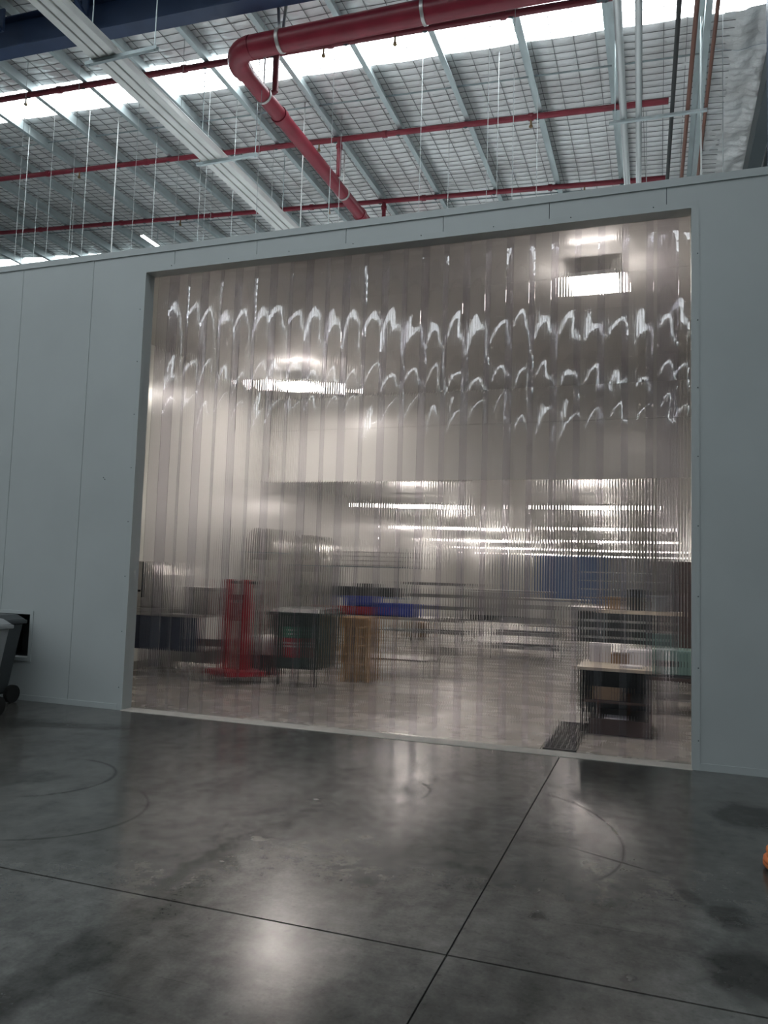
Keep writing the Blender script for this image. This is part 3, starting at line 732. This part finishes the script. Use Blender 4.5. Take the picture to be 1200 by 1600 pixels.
# stack of small wooden pallets
def pallet(loc, rz_, label):
    e = empty('wooden_pallet', loc, label, 'pallet', 'stack of small wooden pallets', rz=rz_)
    X, Y = .44, .58
    for k in range(5):
        y = -Y/2 + .0 + k*(Y-.09)/4
        MB().box(-X/2, X/2, y, y+.09, .115, .135).build('top_board', M['timber'], e)
    for k in (-1, 0, 1):
        MB().box(k*(X/2-.04)-.04, k*(X/2-.04)+.04, -Y/2, Y/2, .095, .115).build('stringer_board', M['timber'], e)
        MB().box(k*(X/2-.04)-.04, k*(X/2-.04)+.04, -Y/2, Y/2, 0, .018).build('bottom_board', M['timber'], e)
        for j in (-1, 0, 1):
            MB().box(k*(X/2-.04)-.04, k*(X/2-.04)+.04, j*(Y/2-.05)-.05, j*(Y/2-.05)+.05, .018, .095).build('block', M['timber'], e)
    return e
lv = ['bottom', 'second lowest', 'third lowest', 'fourth lowest', 'fifth lowest', 'sixth lowest', 'topmost']
for k in range(7):
    pallet((1.40+rnd.uniform(-.02, .02), 3.76+rnd.uniform(-.02, .02), .1352*k), .12+rnd.uniform(-.06, .06), '%s wooden pallet in the stack beside the green bin' % lv[k])
# red bin lifter on a plate
tl = empty('red_lifter', (-.09, 2.72, 0), 'red steel lifting trolley with two upright masts', 'trolley')
MB().hexa([(-.44, -.16, .10), (.1, -.42, .10), (.46, -.05, .10), (-.05, .42, .10)], [(-.44, -.16, .165), (.1, -.42, .165), (.46, -.05, .165), (-.05, .42, .165)]).build('base_plate', M['red_paint'], tl)
for x, y in ((-.36, -.13), (.1, -.33), (.37, -.05), (-.04, .33)):
    cs = MB().tube([(x, y, .05), (x, y, .11)], .014, 8).build('castor', M['dark_plastic'], tl)
    MB().lathe([(.045, -.014), (.045, .014)], (x, y, .045), 14, 'x').build('wheel', M['rubber'], cs, smooth=True)
for x, w0, w1 in ((-.20, .14, .115), (.09, .24, .085)):
    MB().hexa([(x-w0/2, -.06, .165), (x+w0/2, -.06, .165), (x+w0/2, .06, .165), (x-w0/2, .06, .165)], [(x-w1/2-.0, -.04, 1.46), (x+w1/2-.0, -.04, 1.46), (x+w1/2, .04, 1.46), (x-w1/2, .04, 1.46)]).build('mast', M['red_paint'], tl)
MB().box(-.16, .08, -.03, .03, .86, 1.12).box(-.16, .04, -.02, .02, 1.16, 1.24).build('cross_plate', M['red_pipe_dark'], tl)
for x in (-.09, .20):
    MB().tube([(x-.05, -.02, 1.42), (x+.06, -.02, 1.42)], .022, 8).tube([(x+.04, -.02, 1.34), (x+.04, -.02, 1.44)], .015, 8).build('handle', M['dark_plastic'], tl)
# white sack on a black crate between lifter and bin
BC = pix(418, 1052, 2, 0)
crate('black_crate', (BC.x, BC.y, 0), (.36, .34, .29), 'dark_plastic', 'black crate on the floor between red lifter and green bin', grp=None)
sk = MB()
sk.lathe([(.12, 0), (.18, .01), (.20, .10), (.18, .20), (.11, .28), (.05, .31)], (BC.x, BC.y, .292), 18).build('white_sack', M['white_plastic'], smooth=True, angle=80)
tag(bpy.data.objects['white_sack'], 'white sack lying on top of the black crate beside the bin', 'sack')
# benches and machines along the left wall
lb1 = table('steel_bench', (-1.30, 2.75, 0), (1.5, .72, .93), 'stainless bench at the left wall under the domed machine', shelf=.40, panel=(.40, .90, 'navy_panel'))
dm = empty('domed_machine', (-1.60, 2.75, .93), 'grey domed mixing machine on the bench at the left wall', 'machine')
prof = [(-.38, .06), (-.38, .75), (-.05, .76), (.12, .70), (.27, .56), (.38, .34), (.42, .06)]
MB().add([(x, -.27, z) for x, z in prof] + [(x, .27, z) for x, z in prof], [tuple(range(6, -1, -1)), tuple(range(7, 14))] + [(i, (i+1) % 7, (i+1) % 7+7, i+7) for i in range(7)]).build('hood', M['stainless_dull'], dm, bevel=.02)
MB().box(-.40, .44, -.29, .29, 0, .07).build('base', M['stainless_dull'], dm, bevel=.008)
MB().box(-.05, -.035, -.285, -.268, .22, .75).build('door_gap', M['screw'], dm); MB().box(-.16, -.06, -.31, -.285, .30, .33).build('handle', M['dark_plastic'], dm)
tag(MB().box(-.96, -.58, 2.62, 3.0, .931, 1.32).box(-.98, -.56, 2.60, 3.02, 1.28, 1.33).build('steel_bin', M['stainless_dull'], bevel=.01), 'square steel container on the bench left of the lifter', 'container')
lb2 = table('steel_bench', (-1.10, 3.68, 0), (1.15, .62, .95), 'stainless bench behind the red lifter', shelf=.3, panel=(.12, .50, 'stainless_dull'))
tag(MB().box(-1.02, -.56, 3.45, 3.85, .951, 1.15).box(-1.04, -.54, 3.43, 3.87, 1.12, 1.155).build('dark_box', M['dark_plastic'], bevel=.01), 'dark plastic box on the bench behind the red lifter', 'box')
kb = MB().box(INX0+.01, -1.70, 3.55, 3.62, 0, .32).box(INX0+.01, INX0+.07, .6, 3.55, 0, .12).build('kerb_panel', M['stainless_dull']); tag(kb, 'low steel kerb panel at the left wall behind the bench', 'kerb')
# fire sign on the left wall
fs_ = empty('fire_sign', (INX0, 7.0, 1.62), 'small red and white fire sign on the left wall', 'sign')
MB().box(.002, .012, -.22, .22, 0, .26).build('plate', M['label_white'], fs_); MB().box(.012, .016, -.19, -.04, .02, .24).box(.012, .016, .04, .19, .02, .24).build('red_field', M['label_red'], fs_)
# tall steel ovens with rounded tops at the left wall
def oven(pxl, pxr, pyt, pyb, y, depth, label, m):
    a = pix(pxl, pyb, 1, y); b_ = pix(pxr, pyt, 1, y); wd = b_.x-a.x; zb, zt = a.z, b_.z
    e = empty('steel_oven', ((a.x+b_.x)/2, y, 0), label, 'oven', 'tall steel ovens along the left wall')
    MB().box(-wd/2, wd/2, 0, depth, .08, zb-.02).build('body', M['stainless_dull'], e, bevel=.01)
    MB().box(-wd/2-.02, wd/2+.02, -.02, depth+.02, zb-.02, zb).build('ledge', M['galv_dark'], e)
    n = 14; vs = [(-wd/2*math.cos(math.pi*k/n), yy, zb+(zt-zb)*math.sin(math.pi*k/n)) for yy in (0, depth) for k in range(n+1)]
    MB().add(vs, [tuple(range(n, -1, -1)), tuple(range(n+1, 2*n+2))] + [(k, k+1, k+n+2, k+n+1) for k in range(n)] + [(0, n+1, 2*n+1, n)]).build('rounded_top', M[m], e, smooth=True, angle=45)
    MB().box(-wd*.38, wd*.38, -.02, 0, .35, zb-.15).build('door', M['stainless'], e, bevel=.004)
    MB().tube([(wd*.28, -.06, .9), (wd*.28, -.06, 1.2)], .015, 8).build('handle', M['dark_plastic'], e)
    for sx in (-1, 1):
        for yy in (.06, depth-.06): MB().tube([(sx*(wd/2-.06), yy, 0), (sx*(wd/2-.06), yy, .08)], .025, 8).build('foot', M['dark_plastic'], e)
oven(386, 432, 825, 862, 5.9, .7, 'narrow steel oven with rounded top at the left wall', 'stainless_dull')
oven(448, 508, 836, 882, 8.2, .9, 'wider shiny steel oven with rounded top beyond the bulkhead', 'stainless')
# wire basket rack beyond the tanks
rk = empty('basket_rack', (-.62, 9.6, 0), 'tall rack of wire baskets beyond the steel tanks', 'rack')
for sx in (-1, 1):
    for sy in (-1, 1): MB().tube([(sx*.85, sy*.28, 0), (sx*.85, sy*.28, 2.2)], .018, 8).build('post', M['galv_dark'], rk)
for z in (.35, 1.05, 1.75):
    MB().box(-.87, .87, -.3, .3, z, z+.025).build('shelf', M['galv_dark'], rk)
for k in range(4):
    bk = MB(); x0 = -.82+.42*k
    for zz in (1.80, 1.90, 2.0, 2.1):
        for a, b_ in (((x0, -.26), (x0+.38, -.26)), ((x0+.38, -.26), (x0+.38, .26)), ((x0+.38, .26), (x0, .26)), ((x0, .26), (x0, -.26))):
            bk.bar((a[0], a[1], zz), (b_[0], b_[1], zz), .008, .008)
    for i in range(7):
        bk.bar((x0+.38*i/6, -.26, 1.78), (x0+.38*i/6, -.26, 2.1), .006, .006); bk.bar((x0+.38*i/6, .26, 1.78), (x0+.38*i/6, .26, 2.1), .006, .006)
    o = bk.build('wire_basket', M['stainless']); tag(o, '%s wire basket on the top shelf of the tall rack' % ['leftmost', 'second from left', 'third from left', 'rightmost'][k], 'basket', 'wire baskets on the rack'); o.location = (-.62, 9.6, .0)
for k in range(3):
    tag(MB().box(-1.37+.5*k, -.97+.5*k, 9.42, 9.78, 1.077, 1.077+.22+.08*(k % 2)).box(-1.39+.5*k, -.95+.5*k, 9.40, 9.80, 1.26, 1.285).build('storage_tub', M[['dark_plastic', 'grey_bin_dark', 'dark_plastic'][k]], bevel=.01), '%s dark tub on the middle shelf of the tall rack' % ['left', 'centre', 'right'][k], 'tub', 'tubs on the tall rack')
# tray trolleys in the middle distance
def tray_rack(loc, s, n, label, m='stainless_dull', rz_=0, grp='tray trolleys in the middle distance'):
    e = empty('tray_trolley', loc, label, 'trolley', grp, rz=rz_); x, y, z = s
    for sx in (-1, 1):
        for sy in (-1, 1):
            MB().tube([(sx*x/2, sy*y/2, .10), (sx*x/2, sy*y/2, z)], .018, 8).build('post', M['galv_dark'], e)
            MB().lathe([(.05, -.015), (.05, .015)], (sx*x/2, sy*y/2, .05), 12, 'x').build('wheel', M['rubber'], e, smooth=True)
    for k in range(n):
        zz = .2 + (z-.25)*k/max(1, n-1)
        t_ = MB().box(-x/2, x/2, -y/2, y/2, zz, zz+.02).box(-x/2, x/2, -y/2-.01, -y/2, zz, zz+.06).box(-x/2, x/2, y/2, y/2+.01, zz, zz+.06).build('tray', M[m], e)
    return e
tray_rack((.48, 11.4, 0), (1.4, .7, 1.42), 5, 'tray trolley with dark shelves left of the long bench')
lbk = table('long_bench', (1.95, 13.2, 0), (2.1, .8, 1.28), 'long stainless bench in the middle distance', shelf=.45, panel=(.62, 1.22, 'stainless_dull'))
for k in range(4):
    tag(MB().box(1.05+.47*k, 1.45+.47*k, 12.95, 13.45, .4755, .70).box(1.03+.47*k, 1.47+.47*k, 12.93, 13.47, .68, .705).build('storage_tub', M['dark_plastic'], bevel=.01), '%s dark tub on the shelf of the long bench' % ['first', 'second', 'third', 'fourth'][k], 'tub', 'tubs under the long bench')
tag(MB().box(1.15, 1.75, 8.2, 8.6, .0, .03).box(1.15, 1.75, 8.2, 8.22, .03, .12).box(1.15, 1.75, 8.58, 8.6, .03, .12).build('floor_tray', M['stainless_dull']), 'small steel tray on the floor before the tray trolley', 'tray')
tag(MB().box(-.55, -.05, 12.2, 12.7, 0, .38).box(-.57, -.03, 12.18, 12.72, .34, .36).build('cardboard_box', M['cardboard'], bevel=.008), 'brown cardboard box on the floor left of the tray trolley', 'box')
# blue partition and conveyors further right
tag(MB().box(2.15, 4.1, 17.0, 17.1, .9, 2.3).box(2.12, 4.13, 16.96, 17.14, 2.26, 2.34).box(2.2, 2.3, 17.0, 17.1, 0, .95).box(3.95, 4.05, 17.0, 17.1, 0, .95).build('blue_screen', M['blue_wall'], bevel=.01), 'blue partition screen under the far lights', 'screen')
table('steel_bench', (3.35, 11.2, 0), (1.4, .8, 1.15), 'pale stainless bench before the blue screen', shelf=.5, panel=(.7, 1.1, 'white_plastic'))
tray_rack((3.15, 8.6, 0), (1.2, .7, 1.05), 4, 'low tray trolley before the pale bench', rz_=.05)
cv = empty('conveyor', (4.95, 7.0, 0), 'dark conveyor machine behind the desk on the right', 'machine')
MB().box(-.65, .65, -.45, .45, .55, 1.08).build('body', M['grey_bin_dark'], cv, bevel=.02)
MB().box(-.75, .75, -.5, .5, 1.08, 1.14).build('belt', M['stainless_dull'], cv)
for k in range(3): MB().box(-.55, .55, -.47, -.45, .62+.14*k, .66+.14*k).build('guide_rail', M['stainless'], cv)
for sx in (-1, 1):
    for sy in (-1, 1): MB().tube([(sx*.55, sy*.35, 0), (sx*.55, sy*.35, .56)], .03, 8).build('leg', M['stainless_dull'], cv)
fr = MB()
for k in range(6): fr.bar((-.6+.24*k, 0, 1.14), (-.6+.24*k, 0, 1.75), .025, .025)
for zz in (1.3, 1.45, 1.6, 1.75): fr.bar((-.62, 0, zz), (.62, 0, zz), .02, .02)
fr.build('guard_frame', M['stainless'], cv)
# high shelf and dark door on the right wall
shf = empty('wall_shelf', (5.38, 4.5, 1.14), 'pale shelf standing on posts at the right behind the desk', 'shelf')
MB().box(-.55, .55, -.2, .2, 0, .05).build('board', M['bench_top'], shf)
for sx in (-1, 1):
    for sy in (-1, 1): MB().tube([(sx*.5, sy*.16, -1.14), (sx*.5, sy*.16, 0)], .02, 8).build('post', M['galv_dark'], shf)
for k in range(3):
    tag(MB().box(4.93+.30*k, 5.17+.30*k, 4.38, 4.62, 1.192, 1.192+(.18, .30, .22)[k]).box(4.92+.30*k, 5.18+.30*k, 4.37, 4.63, 1.192+(.18, .30, .22)[k]-.03, 1.195+(.18, .30, .22)[k]).build('storage_box', M[['cardboard', 'dark_plastic', 'grey_bin'][k]], bevel=.006), '%s box on the pale shelf at right' % ['brown left', 'tall dark middle', 'grey right'][k], 'box', 'boxes on the pale shelf')
pd = empty('wall_cabinet', (6.12, 6.6, 0), 'tall dark cabinet against the right wall', 'cabinet')
MB().box(-.22, .30, -.4, .4, 0, 1.95).build('body', M['brown_panel'], pd, bevel=.01); MB().box(-.24, -.22, -.36, .0, .1, 1.88).build('door', M['grey_bin_dark'], pd); MB().box(-.24, -.22, .01, .37, .1, 1.88).build('door', M['grey_bin_dark'], pd)
# desk with papers on the right
dk = empty('work_desk', (5.24, 1.62, 0), 'pale topped work desk with dark open shelves on the right', 'desk')
MB().box(-.40, .36, -.42, .40, .655, .69).build('table_top', M['bench_top'], dk, bevel=.004)
MB().box(-.38, -.35, -.40, .38, .25, .655).build('side_panel', M['dark_plastic'], dk); MB().box(.31, .34, -.40, .38, .0, .655).build('side_panel', M['brown_panel'], dk)
MB().box(-.38, .34, .34, .38, .1, .655).build('back_panel', M['dark_plastic'], dk)
MB().box(-.35, .31, -.38, .34, .32, .345).build('shelf', M['brown_panel'], dk); MB().box(-.28, .31, -.40, .34, .0, .16).build('plinth', M['brown_panel'], dk)
MB().box(-.36, -.33, -.38, -.35, 0, .25).box(-.36, -.33, .33, .36, 0, .25).build('leg', M['dark_plastic'], dk)
tag(MB().box(4.92, 5.16, 1.78, 1.92, .692, .90).box(4.91, 5.17, 1.77, 1.93, .86, .885).build('paper_stack', M['paper'], bevel=.004), 'white document box standing on the desk at left', 'box')
tag(MB().box(5.34, 5.57, 1.60, 1.84, .692, .86).box(5.33, 5.58, 1.59, 1.85, .83, .85).build('paper_box', M['paper'], bevel=.004), 'white carton on the right end of the desk', 'box')
tag(MB().box(5.27, 5.50, 1.30, 1.52, .692, .702).box(5.275, 5.495, 1.305, 1.515, .702, .712).build('paper_sheets', M['paper']), 'flat pile of white paper on the desk front', 'paper')
tag(MB().box(5.17, 5.33, 1.70, 1.90, .692, .80).box(5.165, 5.335, 1.695, 1.905, .78, .80).build('brown_carton', M['cardboard'], bevel=.004), 'small brown carton between the white boxes on the desk', 'box')
tag(MB().box(5.0, 5.28, 1.30, 1.80, .347, .42).box(5.0, 5.28, 1.30, 1.33, .42, .48).build('shelf_tray', M['cardboard']), 'brown tray on the shelf inside the desk', 'tray')
tag(MB().box(5.12, 5.34, 1.24, 1.30, .162, .172).box(5.12, 5.34, 1.30, 1.50, .162, .166).build('paper_note', M['paper']), 'white sheet of paper on the desk plinth', 'paper')
# teal machine on a low table at the right wall
table('low_table', (5.98, 3.05, 0), (.85, .6, .46), 'low dark table under the teal machine', mt='brown_panel', shelf=.18)
te = empty('teal_machine', (5.92, 3.0, .46), 'teal metal sealing machine on the low table at right', 'machine')
MB().box(-.32, .16, -.22, .22, .03, .33).build('body', M['teal_metal'], te, bevel=.012)
MB().box(.16, .40, -.22, .22, .03, .30).build('side_unit', M['teal_dark'], te, bevel=.012)
MB().box(-.32, -.12, .0, .2, .33, .50).build('column', M['teal_metal'], te, bevel=.01)
MB().box(-.34, .42, -.24, .24, 0, .03).build('base', M['dark_plastic'], te)
MB().box(-.28, -.05, -.228, -.22, .13, .20).build('nameplate', M['dark_plastic'], te)
# drain grate in the floor just inside
gr = empty('floor_grate', (4.62, .22, 0), 'dark steel drain grate in the floor just inside the curtain', 'grate')
MB().box(0, .31, 0, 1.5, .001, .004).build('pit', M['joint'], gr)
fm = MB().box(0, .31, 0, .015, .001, .014).box(0, .31, 1.485, 1.5, .001, .014).box(0, .015, 0, 1.5, .001, .014).box(.295, .31, 0, 1.5, .001, .014).build('frame', M['grate'], gr)
bm_ = MB().box(.015, .295, -.004, .004, .004, .013).mesh('cross_bar'); bm_.materials.append(M['grate'])
for k in range(36):
    o = bpy.data.objects.new('cross_bar', bm_); COL.objects.link(o); o.parent = gr; o.location = (0, .035+.0405*k, 0)
for k in range(5): MB().box(.05+.052*k, .058+.052*k, .015, 1.485, .004, .012).build('long_bar', M['grate'], gr)
